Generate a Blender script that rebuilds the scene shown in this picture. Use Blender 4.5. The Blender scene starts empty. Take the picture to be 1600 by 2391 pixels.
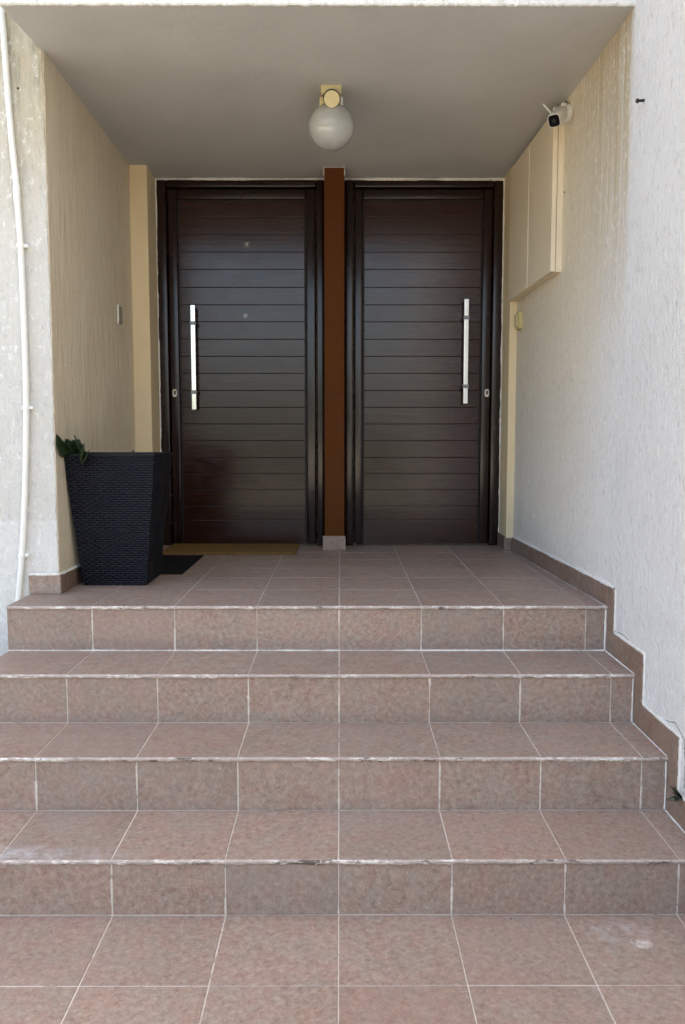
import bpy, bmesh, math, random
from mathutils import Vector, Matrix
R = math.radians
random.seed(7)
scene = bpy.context.scene
C = scene.collection

# ------------------------------------------------------------ camera, sky, sun, exposure
CAM = Vector((0.0065, -3.2975, 0.6745))
cam = bpy.data.cameras.new('camera'); camo = bpy.data.objects.new('camera', cam); C.objects.link(camo)
camo.location = CAM; camo.rotation_euler = (R(90 - 5.1056), 0, R(-0.1226))
cam.sensor_fit = 'VERTICAL'; cam.sensor_height = 36.0; cam.sensor_width = 24.09
cam.lens = 36.0 * 1932.17 / 2391.0
cam.clip_start = 0.02; cam.clip_end = 3000
scene.camera = camo

SUN_EL, SUN_AZ = 62.0, -24.0            # behind the house: the whole porch lies in open shade
w = bpy.data.worlds.new('World'); scene.world = w; w.use_nodes = True
nt = w.node_tree; nt.nodes.clear()
sky = nt.nodes.new('ShaderNodeTexSky'); sky.sky_type = 'NISHITA'; sky.sun_disc = False
sky.sun_elevation = R(SUN_EL); sky.sun_rotation = R(SUN_AZ)
sky.air_density = 1.0; sky.dust_density = 4.0; sky.ozone_density = 0.35
bg = nt.nodes.new('ShaderNodeBackground'); bg.inputs['Strength'].default_value = 0.15
wo = nt.nodes.new('ShaderNodeOutputWorld')
nt.links.new(sky.outputs[0], bg.inputs[0]); nt.links.new(bg.outputs[0], wo.inputs[0])
sl = bpy.data.lights.new('sun', 'SUN'); sl.energy = 4.0; sl.angle = R(0.5); sl.color = (1.0, 0.93, 0.81)
so = bpy.data.objects.new('sun', sl); C.objects.link(so)
sd = Vector((math.cos(R(SUN_EL)) * math.sin(R(SUN_AZ)), math.cos(R(SUN_EL)) * math.cos(R(SUN_AZ)), math.sin(R(SUN_EL))))
so.rotation_euler = sd.to_track_quat('Z', 'Y').to_euler(); so.location = sd * 30
vs = scene.view_settings
vs.view_transform = 'Standard'; vs.look = 'None'; vs.gamma = 1.0; vs.use_curve_mapping = False
vs.exposure = 2.45
vs.use_white_balance = True; vs.white_balance_temperature = 7050; vs.white_balance_tint = 10
scene.cycles.max_bounces = 10; scene.cycles.diffuse_bounces = 6
scene.cycles.use_denoising = True

# ------------------------------------------------------------ small node helpers
class NT:
    def __init__(s, name):
        s.m = bpy.data.materials.new(name); s.m.use_nodes = True
        s.t = s.m.node_tree; s.n = s.t.nodes; s.n.clear()
        s.out = s.n.new('ShaderNodeOutputMaterial'); s.b = s.n.new('ShaderNodeBsdfPrincipled')
        s.t.links.new(s.b.outputs[0], s.out.inputs[0])
    def set(s, sock, v):
        if v is None: return
        if isinstance(v, bpy.types.NodeSocket): s.t.links.new(v, sock)
        elif isinstance(v, (tuple, list)) and len(v) == 3 and sock.type == 'RGBA': sock.default_value = (*v, 1)
        else: sock.default_value = v
    def p(s, **kw):
        for k, v in kw.items(): s.set(s.b.inputs[k.replace('_', ' ')], v)
    def pos(s):
        return s.n.new('ShaderNodeNewGeometry').outputs['Position']
    def obj(s): return s.n.new('ShaderNodeTexCoord').outputs['Object']
    def uv(s): return s.n.new('ShaderNodeTexCoord').outputs['UV']
    def rnd(s): return s.n.new('ShaderNodeObjectInfo').outputs['Random']
    def sep(s, v):
        x = s.n.new('ShaderNodeSeparateXYZ'); s.set(x.inputs[0], v); return x.outputs
    def comb(s, x, y, z):
        c = s.n.new('ShaderNodeCombineXYZ')
        for i, v in enumerate((x, y, z)): s.set(c.inputs[i], v)
        return c.outputs[0]
    def map(s, v, scale=(1, 1, 1), loc=(0, 0, 0)):
        x = s.n.new('ShaderNodeMapping'); s.set(x.inputs[0], v); s.set(x.inputs['Scale'], scale); s.set(x.inputs['Location'], loc)
        return x.outputs[0]
    def noise(s, v, sc=5, det=3, rough=.55, dist=0.0):
        x = s.n.new('ShaderNodeTexNoise'); s.set(x.inputs['Vector'], v); s.set(x.inputs['Scale'], sc)
        s.set(x.inputs['Detail'], det); s.set(x.inputs['Roughness'], rough); s.set(x.inputs['Distortion'], dist); return x.outputs[0]
    def vor(s, v, sc=5, feature='F1'):
        x = s.n.new('ShaderNodeTexVoronoi'); x.feature = feature; s.set(x.inputs['Vector'], v); s.set(x.inputs['Scale'], sc); return x.outputs
    def rng(s, v, a, b, c=0.0, d=1.0, smooth=False):
        x = s.n.new('ShaderNodeMapRange'); s.set(x.inputs[0], v)
        if smooth: x.interpolation_type = 'SMOOTHSTEP'
        for i, k in enumerate((a, b, c, d)): s.set(x.inputs[i + 1], k)
        return x.outputs[0]
    def math(s, op, a, b=None, c=None):
        x = s.n.new('ShaderNodeMath'); x.operation = op
        for i, k in enumerate((a, b, c)): s.set(x.inputs[i], k)
        return x.outputs[0]
    def vm(s, op, a, b=None):
        x = s.n.new('ShaderNodeVectorMath'); x.operation = op; s.set(x.inputs[0], a); s.set(x.inputs[1], b); return x.outputs
    def mix(s, f, a, b, bt='MIX'):
        x = s.n.new('ShaderNodeMix'); x.data_type = 'RGBA'; x.blend_type = bt
        s.set(x.inputs[0], f); s.set(x.inputs[6], a); s.set(x.inputs[7], b); return x.outputs[2]
    def bump(s, h, dist=.002, st=1.0, prev=None):
        x = s.n.new('ShaderNodeBump'); s.set(x.inputs['Height'], h); s.set(x.inputs['Distance'], dist); s.set(x.inputs['Strength'], st)
        if prev is not None: s.set(x.inputs['Normal'], prev)
        s.t.links.new(x.outputs[0], s.b.inputs['Normal']); return x.outputs[0]

def plain(name, col, rough=.5, metal=0.0, var=.12, sc=30, bump=0.0, bsc=200, spec=.5):
    k = NT(name); v = k.noise(k.pos(), sc, 4)
    k.p(Base_Color=k.mix(v, tuple(c * (1 - var) for c in col), tuple(min(1, c * (1 + var)) for c in col)), Metallic=metal,
        Roughness=k.rng(k.noise(k.pos(), sc * 2.3, 3), .3, .7, rough * .85, min(1, rough * 1.15)), Specular_IOR_Level=spec)
    if bump: k.bump(k.noise(k.pos(), bsc, 3), bump)
    return k.m

# ------------------------------------------------------------ materials
def m_tile(name='glazed tile', dark=1.0):
    k = NT(name); r = k.rnd()
    off = k.comb(k.math('MULTIPLY', r, 37.0), k.math('MULTIPLY', r, 91.0), k.math('MULTIPLY', r, 53.0))
    P = k.pos(); v = k.vm('ADD', P, off)[0]
    big = k.noise(v, 13, 5, .70, .5); mid = k.noise(v, 58, 6, .74, .35); fine = k.noise(k.map(v, (1, 1, 1)), 170, 3, .65)
    c = k.mix(k.rng(big, .42, .58), (.272, .210, .163), (.303, .194, .147))
    c = k.mix(k.rng(mid, .51, .66, 0, .85), c, (.400, .312, .246))
    c = k.mix(k.rng(mid, .48, .35, 0, .85), c, (.180, .110, .082))
    c = k.mix(k.rng(fine, .62, .74, 0, .45), c, (.50, .41, .34))
    c = k.mix(k.rng(fine, .38, .28, 0, .45), c, (.13, .09, .08))
    r2 = k.math('FRACT', k.math('MULTIPLY', r, 17.31))
    c = k.mix(k.rng(r, .1, 1, .0, .32), c, (.185, .150, .128)); c = k.mix(k.rng(r2, .55, 1, 0, .16), c, (.335, .185, .140))
    if dark < 1: c = k.mix(1.0, c, (dark, dark * .92, dark * .86), 'MULTIPLY')
    # scattered mortar specks and dark pits
    vo = k.vor(P, 23); vr = k.sep(vo['Color'])
    sp = k.math('MULTIPLY', k.rng(k.math('ADD', vo['Distance'], k.math('MULTIPLY', fine, .02)), .068, .045), k.math('GREATER_THAN', vr[0], .965))
    c = k.mix(sp, c, (.62, .58, .53))
    vo2 = k.vor(k.vm('ADD', P, (3.3, 1.7, .4))[0], 17); vr2 = k.sep(vo2['Color'])
    c = k.mix(k.math('MULTIPLY', k.rng(vo2['Distance'], .07, .05), k.math('GREATER_THAN', vr2[1], .975)), c, (.05, .04, .035))
    # cement haze: two old smears on the tread and the terrace
    def smear(c, cen, scl, col, amt):
        d = k.vm('LENGTH', k.map(k.vm('SUBTRACT', P, cen)[0], scl))['Value']
        msk = k.math('MULTIPLY', k.rng(d, 1.0, .25), k.rng(k.noise(P, 28, 4, .7), .42, .62))
        return k.mix(k.math('MULTIPLY', msk, amt), c, col)
    c = smear(c, (.80, -1.06, -.725), (9, 14, 5), (.50, .46, .45), .6)
    c = smear(c, (.84, -1.115, -.725), (26, 40, 5), (.85, .80, .72), .9)
    c = smear(c, (-1.05, -.945, -.553), (1.9, 15, 32), (.46, .45, .45), .75)
    # dust film in open areas, thin and uneven
    dust = k.rng(k.noise(P, 3.1, 4, .6), .40, .75, 0, .22)
    c = k.mix(dust, c, (.38, .31, .265))
    k.p(Base_Color=c, Roughness=k.rng(k.noise(v, 20, 4), .3, .7, .38, .58), Specular_IOR_Level=.42)
    h = k.math('ADD', k.math('MULTIPLY', mid, .6), k.math('MULTIPLY', fine, .4))
    k.bump(h, .0007, .8)
    return k.m

def m_grout(name, light, dark, amt):
    k = NT(name); P = k.pos()
    n = k.noise(P, 34, 5, .7); n2 = k.noise(P, 9, 3, .6)
    c = k.mix(k.rng(n, .35, .65), tuple(x * .8 for x in light), light)
    c = k.mix(k.rng(k.math('ADD', k.math('MULTIPLY', n2, .7), k.math('MULTIPLY', n, .3)), .57, .63, 0, amt), c, (.30, .225, .19))
    c = k.mix(k.rng(k.noise(P, 40, 4, .7), .62, .68, 0, .85), c, dark)
    k.p(Base_Color=c, Roughness=.9, Specular_IOR_Level=.2)
    k.bump(k.noise(P, 260, 4), .0012)
    return k.m

def m_edge():                                       # worn tile edge along each step
    k = NT('worn step edge'); P = k.map(k.pos(), (1, 2.2, 3.0))
    lowf = k.noise(k.map(k.pos(), (1, 1, 1)), 2.6, 3, .6)
    n = k.math('ADD', k.math('MULTIPLY', k.noise(P, 26, 6, .78), .62), k.math('MULTIPLY', lowf, .38))
    n2 = k.math('ADD', k.math('MULTIPLY', k.noise(k.vm('ADD', P, (5, 2, 8))[0], 18, 6, .75), .7), k.math('MULTIPLY', k.noise(k.vm('ADD', k.pos(), (9, 3, 1))[0], 4, 3), .3))
    c = k.mix(k.rng(k.noise(P, 60, 3), .3, .7), (.37, .30, .26), (.47, .395, .345))
    c = k.mix(k.rng(n, .515, .555), c, (.70, .65, .59))
    c = k.mix(k.rng(n2, .555, .60), c, (.13, .105, .09))
    k.p(Base_Color=c, Roughness=.75, Specular_IOR_Level=.3)
    k.bump(k.noise(k.pos(), 180, 4), .002)
    return k.m

def m_plaster(name, kind):
    k = NT(name); P = k.pos(); x, y, z = k.sep(P)
    drag = k.noise(k.map(P, (80, 80, 8) if kind in ('lintel', 'left_out') else (80, 34, 4.5) if kind == 'left_in' else (80, 52, 6)), 1.0, 5, .68, .6)
    grain = k.noise(P, 70, 5, .74)
    pit = k.noise(k.map(P, (60, 60, 22)), 1.0, 4, .66, .8)
    blot = k.noise(P, 2.3, 5, .65); fleck = k.noise(k.map(P, (48, 48, 30)), 1.0, 3, .65)
    cream_a, cream_b = (.68, .58, .42), (.74, .655, .50)
    if kind == 'left_in':
        c = k.mix(k.rng(blot, .3, .7), cream_a, cream_b)
    elif kind == 'left_out':
        c = k.mix(k.rng(blot, .3, .7), (.665, .65, .595), (.745, .73, .68))
        # sheltered, less washed paint under the canopy end and dark greenish runs towards the top
        run = k.noise(k.map(P, (22, 22, 2.2)), 1.0, 4, .7)
        c = k.mix(k.math('MULTIPLY', k.rng(z, 1.25, 2.15, 0, 1, True), k.rng(run, .30, .60, .45, 1)), c, (.60, .53, .385))
        c = k.mix(k.math('MULTIPLY', k.rng(z, 1.5, 2.3, 0, .75), k.rng(k.noise(k.map(P, (40, 40, 6)), 1, 5, .75), .50, .66)), c, (.27, .27, .18))
        c = k.mix(k.math('MULTIPLY', k.rng(k.math('ADD', z, k.math('MULTIPLY', grain, .02)), .335, .325), .55), c, (.82, .81, .77))
    elif kind == 'right':
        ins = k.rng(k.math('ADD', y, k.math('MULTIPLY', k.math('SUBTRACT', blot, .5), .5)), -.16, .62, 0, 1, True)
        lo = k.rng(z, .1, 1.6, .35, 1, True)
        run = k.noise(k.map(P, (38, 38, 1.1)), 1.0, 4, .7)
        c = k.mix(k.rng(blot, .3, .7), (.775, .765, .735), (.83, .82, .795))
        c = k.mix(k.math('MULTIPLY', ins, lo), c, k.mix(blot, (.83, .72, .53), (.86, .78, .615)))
        # rusty water runs just behind the canopy edge
        band = k.math('MULTIPLY', k.rng(y, -.12, -.04, 0, 1, True), k.rng(y, .75, .05, 0, 1, True))
        band = k.math('MULTIPLY', band, k.rng(z, .75, 2.1, 0, 1, True))
        c = k.mix(k.math('MULTIPLY', band, k.rng(run, .36, .62, .42, 1.0)), c, (.54, .415, .225))
    elif kind == 'lintel':
        c = k.mix(k.rng(blot, .3, .7), (.85, .845, .80), (.89, .885, .85))
    if kind in ('left_out', 'right', 'lintel'):
        c = k.mix(k.rng(fleck, .58, .68, 0, .65), c, (.93, .93, .91))
        c = k.mix(k.rng(fleck, .42, .30, 0, .42), c, (.46, .45, .41))
    else:
        c = k.mix(k.rng(fleck, .64, .74, 0, .35), c, (.80, .72, .56))
    c = k.mix(k.rng(drag, .56, .72, 0, .30), c, (.86, .82, .72))
    c = k.mix(k.rng(drag, .46, .30, 0, .30), c, (.40, .33, .22) if kind == 'left_in' else (.58, .55, .48))
    k.p(Base_Color=c, Roughness=.92, Specular_IOR_Level=.2)
    if kind == 'left_in':
        h = k.math('ADD', k.math('MULTIPLY', drag, 1.0), k.math('MULTIPLY', grain, .30)); d = .016
    else:
        h = k.math('ADD', k.math('MULTIPLY', drag, .45), k.math('ADD', k.math('MULTIPLY', grain, 1.1), k.math('MULTIPLY', pit, .9))); d = .0105
    k.bump(h, d)
    return k.m

def m_smooth(name, a, b, rough=.6, bump=.0012):
    k = NT(name); P = k.pos()
    k.p(Base_Color=k.mix(k.rng(k.noise(P, 3.0, 5, .6), .3, .7), a, b), Roughness=k.rng(k.noise(P, 6, 3), .3, .7, rough * .9, rough * 1.1), Specular_IOR_Level=.35)
    h = k.math('ADD', k.math('MULTIPLY', k.noise(P, 5, 5, .62), 1.0), k.math('MULTIPLY', k.noise(P, 60, 4, .65), .16))
    k.bump(h, bump)
    return k.m

def m_door(name, col, r0, r1):
    k = NT(name); P = k.pos(); r = k.rnd()
    g = k.noise(k.map(P, (3, 30, 120)), 1.0, 5, .6)
    c = k.mix(k.rng(g, .3, .7), tuple(x * .75 for x in col), tuple(x * 1.25 for x in col))
    sm = k.noise(k.map(P, (5, 5, 9)), 1.0, 5, .7, 1.5)
    k.p(Base_Color=c, Roughness=k.rng(sm, .35, .68, r0, r1), Specular_IOR_Level=.5)
    h = k.math('ADD', k.math('MULTIPLY', g, .25), k.noise(P, 3.2, 2))
    k.bump(h, .0007)
    return k.m

def m_rattan():
    k = NT('woven black resin'); u, v, _ = k.sep(k.uv())
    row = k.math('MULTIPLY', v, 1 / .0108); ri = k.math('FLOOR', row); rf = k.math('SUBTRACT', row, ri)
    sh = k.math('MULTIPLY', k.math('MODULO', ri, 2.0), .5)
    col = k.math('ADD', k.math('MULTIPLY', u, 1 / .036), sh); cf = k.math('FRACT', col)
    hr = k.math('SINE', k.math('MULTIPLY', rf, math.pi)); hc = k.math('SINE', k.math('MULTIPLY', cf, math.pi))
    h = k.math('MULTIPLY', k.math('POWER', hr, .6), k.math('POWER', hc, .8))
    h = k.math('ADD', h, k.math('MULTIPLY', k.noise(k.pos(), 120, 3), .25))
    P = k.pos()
    k.p(Base_Color=k.mix(k.rng(h, .25, 1), (.0010, .0012, .0022), (.0078, .0092, .0185)), Roughness=k.rng(k.noise(P, 8, 3), .3, .7, .45, .62), Specular_IOR_Level=.22)  # weave shading put into the colour: gaps darkened, strand tops lightened
    k.bump(h, .0065)
    return k.m

def m_leaf(name, a, b):
    k = NT(name); P = k.pos()
    k.p(Base_Color=k.mix(k.rng(k.noise(P, 40, 4), .3, .7), a, b), Roughness=.38, Specular_IOR_Level=.5)
    k.bump(k.noise(P, 120, 3), .0015)
    return k.m

def m_steel():
    k = NT('brushed steel'); P = k.pos()
    n = k.noise(k.map(P, (600, 600, 12)), 1, 3)
    k.p(Base_Color=k.mix(n, (.80, .79, .76), (.88, .87, .84)), Metallic=1.0, Roughness=k.rng(n, .3, .7, .10, .18))
    return k.m

def m_globe():
    k = NT('milk glass')
    k.p(Base_Color=k.mix(k.rng(k.noise(k.pos(), 14, 4), .35, .7), (.36, .365, .345), (.42, .425, .405)), Roughness=.05, Specular_IOR_Level=.6, Subsurface_Weight=.5, Subsurface_Radius=(.04, .04, .038), Subsurface_Scale=1.0)
    return k.m

def m_coir():
    k = NT('coir fibre'); P = k.pos()
    n = k.noise(P, 320, 4, .7); n2 = k.noise(P, 11, 4)
    k.p(Base_Color=k.mix(k.rng(n, .3, .7), (.12, .068, .022), (.29, .175, .065)), Roughness=.95, Specular_IOR_Level=.1)
    k.bump(k.math('ADD', n, k.math('MULTIPLY', n2, .4)), .007)
    return k.m

def m_ground():
    k = NT('dark grass'); P = k.pos(); x, y, z = k.sep(P)
    n = k.noise(P, .35, 6, .65); n2 = k.noise(P, 6, 5, .6)
    c = k.mix(k.rng(n, .4, .6), (.016, .022, .009), (.028, .030, .015))  # unseen grass, made dark for the low reflection in the doors
    c = k.mix(k.rng(n2, .4, .7, 0, .5), c, (.02, .03, .011))
    k.p(Base_Color=c, Roughness=.95); k.bump(n2, .02)
    return k.m

def m_hill():
    k = NT('scrub hillside'); P = k.pos()
    n = k.noise(P, .12, 7, .7)
    k.p(Base_Color=k.mix(k.rng(n, .4, .6), (.020, .030, .012), (.050, .052, .028)), Roughness=1.0)
    k.bump(n, 1.0)
    return k.m

M = dict(tile=m_tile(), skirt=m_tile('brown skirting tile', .66), grout=m_grout('pale grout', (.63, .56, .48), (.10, .085, .07), .75),
         landgrout=m_grout('greyed grout', (.58, .50, .44), (.22, .18, .15), .4),
         caulk=m_grout('rough white filler', (.74, .71, .65), (.30, .27, .23), .12),
         edge=m_edge(), left_in=m_plaster('cream dragged plaster', 'left_in'), left_out=m_plaster('weathered white plaster', 'left_out'),
         right=m_plaster('side wall plaster', 'right'), lintel=m_plaster('white rough plaster', 'lintel'),
         soffit=m_smooth('painted soffit', (.435, .438, .418), (.495, .497, .478), .75, .0045), cream=m_smooth('cream wall paint', (.70, .56, .345), (.74, .61, .40), .5),
         creamwood=m_smooth('cream gloss paint', (.70, .60, .44), (.74, .65, .49), .42),
         brown=m_smooth('brown paint', (.082, .023, .0022), (.095, .028, .0032), .95),
         door=m_door('dark stained wood panel', (.0260, .0072, .0042), .16, .23), frame=m_door('dark stained wood trim', (.0135, .0040, .0028), .20, .28),
         steel=m_steel(), darksteel=plain('dull steel', (.20, .20, .205), .38, metal=1.0), black=plain('black plastic', (.003, .003, .004), .3, spec=.12), keyhole=plain('dark keyway', (.01, .01, .01), .6),
         rattan=m_rattan(), blackrim=plain('black resin', (.006, .007, .009), .6, spec=.25), soil=plain('dark potting soil', (.02, .014, .009), .95, var=.5, sc=80, bump=.01),
         leaf=m_leaf('dark green leaf', (.010, .024, .009), (.022, .045, .016)), weedleaf=m_leaf('dry dark leaf', (.018, .022, .012), (.035, .038, .022)),
         stem=plain('brown stem', (.045, .035, .018), .7),
         pvc=plain('white pvc', (.76, .76, .71), .38, var=.05), whiteplastic=plain('white plastic', (.66, .65, .62), .4, var=.06), greyplastic=plain('grey plastic', (.30, .29, .27), .5),
         yellow=plain('yellowed plastic', (.58, .50, .27), .4, var=.08), bell=plain('yellow bell plastic', (.50, .43, .20), .35, var=.08),
         globe=m_globe(), coir=m_coir(), switchgrey=plain('grey beige plastic', (.24, .22, .18), .5), rubber=plain('black ribbed rubber', (.008, .008, .009), .75, var=.3, sc=200, bump=.003, bsc=300, spec=.12),
         ground=m_ground(), paving=plain('pale concrete', (.50, .455, .385), .9, var=.15, sc=4, bump=.003), hill=m_hill(), crack=plain('crack shadow', (.06, .055, .05), 1.0), rust=plain('dark rusty screw', (.02, .016, .014), .7))

# ------------------------------------------------------------ object helpers
WP = {}                                                # world position of each parent
def tag(o, label=None, cat=None, group=None, kind=None):
    for kx, v in (('label', label), ('category', cat), ('group', group), ('kind', kind)):
        if v: o[kx] = v
    return o
def empty(name, loc, parent=None):
    o = bpy.data.objects.new(name, None); C.objects.link(o); o.empty_display_size = .05
    loc = Vector(loc); WP[o] = loc
    if parent: o.parent = parent; o.location = loc - WP[parent]
    else: o.location = loc
    return o
def link(name, me, mat, parent, at):
    o = bpy.data.objects.new(name, me); C.objects.link(o)
    if mat is not None and not me.materials: me.materials.append(mat)
    at = Vector(at); WP[o] = at
    if parent: o.parent = parent; o.location = at - WP[parent]
    else: o.location = at
    return o
def build(name, bm, mat, parent=None, smooth=False):
    bmesh.ops.recalc_face_normals(bm, faces=bm.faces)
    xs = [v.co for v in bm.verts]
    lo = Vector([min(v[i] for v in xs) for i in range(3)]); hi = Vector([max(v[i] for v in xs) for i in range(3)])
    at = Vector(((lo.x + hi.x) / 2, (lo.y + hi.y) / 2, lo.z))
    for v in bm.verts: v.co -= at
    me = bpy.data.meshes.new(name); bm.to_mesh(me); bm.free()
    for p in me.polygons: p.use_smooth = smooth
    return link(name, me, mat, parent, at)
def bx(bm, lo, hi, bev=0.0, seg=1):
    g = bmesh.ops.create_cube(bm, size=1.0)
    vs_ = g['verts']; lo = Vector(lo); hi = Vector(hi)
    for v in vs_: v.co = Vector([(lo[i] + hi[i]) / 2 + v.co[i] * (hi[i] - lo[i]) for i in range(3)])
    if bev:
        es = list({e for v in vs_ for e in v.link_edges})
        r = bmesh.ops.bevel(bm, geom=es, offset=bev, segments=seg, profile=.5, affect='EDGES')
        return list({v for f in r['faces'] for v in f.verts} | {v for v in vs_ if v.is_valid})
    return vs_
def box(name, lo, hi, mat, parent=None, bev=0.0, seg=1):
    bm = bmesh.new(); bx(bm, lo, hi, bev, seg); return build(name, bm, mat, parent)
def cyl(bm, a, b, r, r2=None, n=24, bev=0.0):
    a = Vector(a); b = Vector(b); d = b - a
    g = bmesh.ops.create_cone(bm, cap_ends=True, segments=n, radius1=r, radius2=r if r2 is None else r2, depth=d.length)
    rot = d.to_track_quat('Z', 'Y').to_matrix().to_4x4()
    bmesh.ops.transform(bm, matrix=Matrix.Translation((a + b) / 2) @ rot, verts=g['verts'])
    return g['verts']
def tube(bm, pts, rads, n=14, cap=True):
    pts = [Vector(p) for p in pts]; rings = []
    if not isinstance(rads, (list, tuple)): rads = [rads] * len(pts)
    up = Vector((.13, .97, .21))
    for i, p in enumerate(pts):
        t = (pts[min(i + 1, len(pts) - 1)] - pts[max(i - 1, 0)]).normalized()
        a = t.cross(up).normalized(); b = t.cross(a)
        rings.append([bm.verts.new(p + (a * math.cos(2 * math.pi * k / n) + b * math.sin(2 * math.pi * k / n)) * rads[i]) for k in range(n)])
    for r0, r1 in zip(rings, rings[1:]):
        for k in range(n): bm.faces.new((r0[k], r0[(k + 1) % n], r1[(k + 1) % n], r1[k]))
    if cap: bm.faces.new(rings[0]); bm.faces.new(rings[-1])
def shade(o, ang=35):
    for p in o.data.polygons: p.use_smooth = True
    try: o.data.set_sharp_from_angle(angle=R(ang))
    except Exception: pass
    return o

_cache = {}
def tile(parent, lo, hi, name='tile', mat=None, rotz=0.0, jit=1.0):
    """one ceramic tile with eased edges; alike tiles share their mesh"""
    lo = Vector(lo); hi = Vector(hi); d = hi - lo
    key = (round(d.x, 3), round(d.y, 3), round(d.z, 3), mat)
    if key not in _cache:
        bm = bmesh.new(); bx(bm, -d / 2, d / 2, .0014)
        me = bpy.data.meshes.new(name); bmesh.ops.recalc_face_normals(bm, faces=bm.faces); bm.to_mesh(me); bm.free()
        me.materials.append(M[mat or 'tile']); _cache[key] = me
    c = (lo + hi) / 2 + Vector((random.uniform(-1, 1), random.uniform(-1, 1), random.uniform(-1, 1))) * .0005 * jit
    o = link(name, _cache[key], None, parent, c)
    o.rotation_euler = (R(random.uniform(-.10, .10)) * jit, R(random.uniform(-.10, .10)) * jit, rotz + R(random.uniform(-.08, .08)) * jit)
    return o
def ragged(name, pts, width, proud, nrm, mat, parent, up=None, jit=.5, step=.012):
    """an uneven bead of filler along a polyline: a low ridge whose edges wander"""
    bm = bmesh.new(); nrm = Vector(nrm).normalized(); P = []
    for a, b in zip(pts, pts[1:]):
        a = Vector(a); b = Vector(b); n = max(2, int((b - a).length / step))
        P += [a.lerp(b, i / n) for i in range(n)]
    P.append(Vector(pts[-1])); prev = None; wv = 1.0
    for i, p in enumerate(P):
        t = (P[min(i + 1, len(P) - 1)] - P[max(i - 1, 0)]).normalized(); s = nrm.cross(t).normalized()
        wv += random.uniform(-.35, .35); wv = min(1.5, max(.55, wv))
        a_ = width / 2 * wv * (1 + random.uniform(-jit, jit) * .4); b_ = width / 2 * wv * (1 + random.uniform(-jit, jit) * .4)
        q = [bm.verts.new(p - s * a_ - nrm * .001), bm.verts.new(p - s * a_ * .6 + nrm * proud * random.uniform(.6, 1.1)),
             bm.verts.new(p + s * b_ * .6 + nrm * proud * random.uniform(.6, 1.1)), bm.verts.new(p + s * b_ - nrm * .001)]
        if prev:
            for j in range(3): bm.faces.new((prev[j], prev[j + 1], q[j + 1], q[j]))
        prev = q
    return build(name, bm, mat, parent, True)
def prism(name, foot, z0, z1, mat, parent, jit=0.0, nz=1, only=None):
    """upright block over a footprint; chosen corners wander a little, as hand-plastered edges do"""
    bm = bmesh.new(); rows = []
    for k in range(nz + 1):
        z = z0 + (z1 - z0) * k / nz; row = []
        for i, (x, y) in enumerate(foot):
            j = jit if (only is None or i in only) and 0 < k < nz else 0
            row.append(bm.verts.new((x + random.gauss(0, j), y + random.gauss(0, j), z)))
        rows.append(row)
    n = len(foot)
    for a, b in zip(rows, rows[1:]):
        for i in range(n): bm.faces.new((a[i], a[(i + 1) % n], b[(i + 1) % n], b[i]))
    bm.faces.new(rows[0]); bm.faces.new(rows[-1])
    return build(name, bm, mat, parent)

# ------------------------------------------------------------ levels of the place
LV = [0.0, -.1863, -.3699, -.5532, -.7255]             # landing, three treads, terrace
EY = [0.0, -.3294, -.6565, -.9734]                     # riser planes
TP = .333                                             # tile module
XL, XR = -1.342, 1.083                                # ends of the steps
ROWS = [0.0, .352, .672, .972, 1.27, 1.57, 1.90]       # joints across the landing
WALLX = 1.092
def wx(y): return WALLX if y <= 0 else WALLX - .0305 * y
G = .0020                                             # half a joint

# ------------------------------------------------------------ ground, terrace, added green backdrop
bm = bmesh.new(); bmesh.ops.create_grid(bm, x_segments=40, y_segments=40, size=900)
for v in bm.verts: v.co.z = -.76
tag(build('ground', bm, M['ground']), kind='structure')
bm = bmesh.new(); N = 96; prev = None
for i in range(N + 1):
    a = math.pi + math.pi * i / N; ring = []
    for r_, h_ in ((55, -1.2), (70, 1.6), (95, 3.6), (140, 6.5), (190, 6.5)):
        hh = h_ * (.55 + .45 * math.sin(a * 5 + 1) * math.sin(a * 2.3)) * random.uniform(.85, 1.15) if h_ > 0 else h_
        ring.append(bm.verts.new((math.cos(a) * r_ * 1.4, math.sin(a) * r_, hh)))
    if prev:
        for j in range(4): bm.faces.new((prev[j], ring[j], ring[j + 1], prev[j + 1]))
    prev = ring
tag(build('backdrop', bm, M['hill'], None, True), kind='structure')  # unseen green rise added for its reflection in the doors
tag(box('bounce_paving', (-14, -6.8, -.80), (WALLX - .01, -4.60, -.742), M['paving']), kind='structure')  # unseen pale paving added to bounce sunlight into the porch
box_ = tag(box('bounce_paving', (-14, -4.598, -.80), (-3.202, .255, -.742), M['paving']), kind='structure')
ter = tag(box('terrace', (-3.2, -4.6, -.775), (WALLX - .004, EY[3] + .02, LV[4] - .0022), M['grout']), kind='structure')
ty = [EY[3] - .0004, -1.289] + [-1.289 - TP * k for k in range(1, 6)]
for y1, y0 in zip(ty, ty[1:]):
    for k in range(-9, 4):
        x0, x1 = k * TP, (k + 1) * TP
        if k == 3: x1 = XR - .002
        tile(ter, (x0 + G, y0 + G, LV[4] - .009), (x1 - G, y1 - G, LV[4]))

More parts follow.
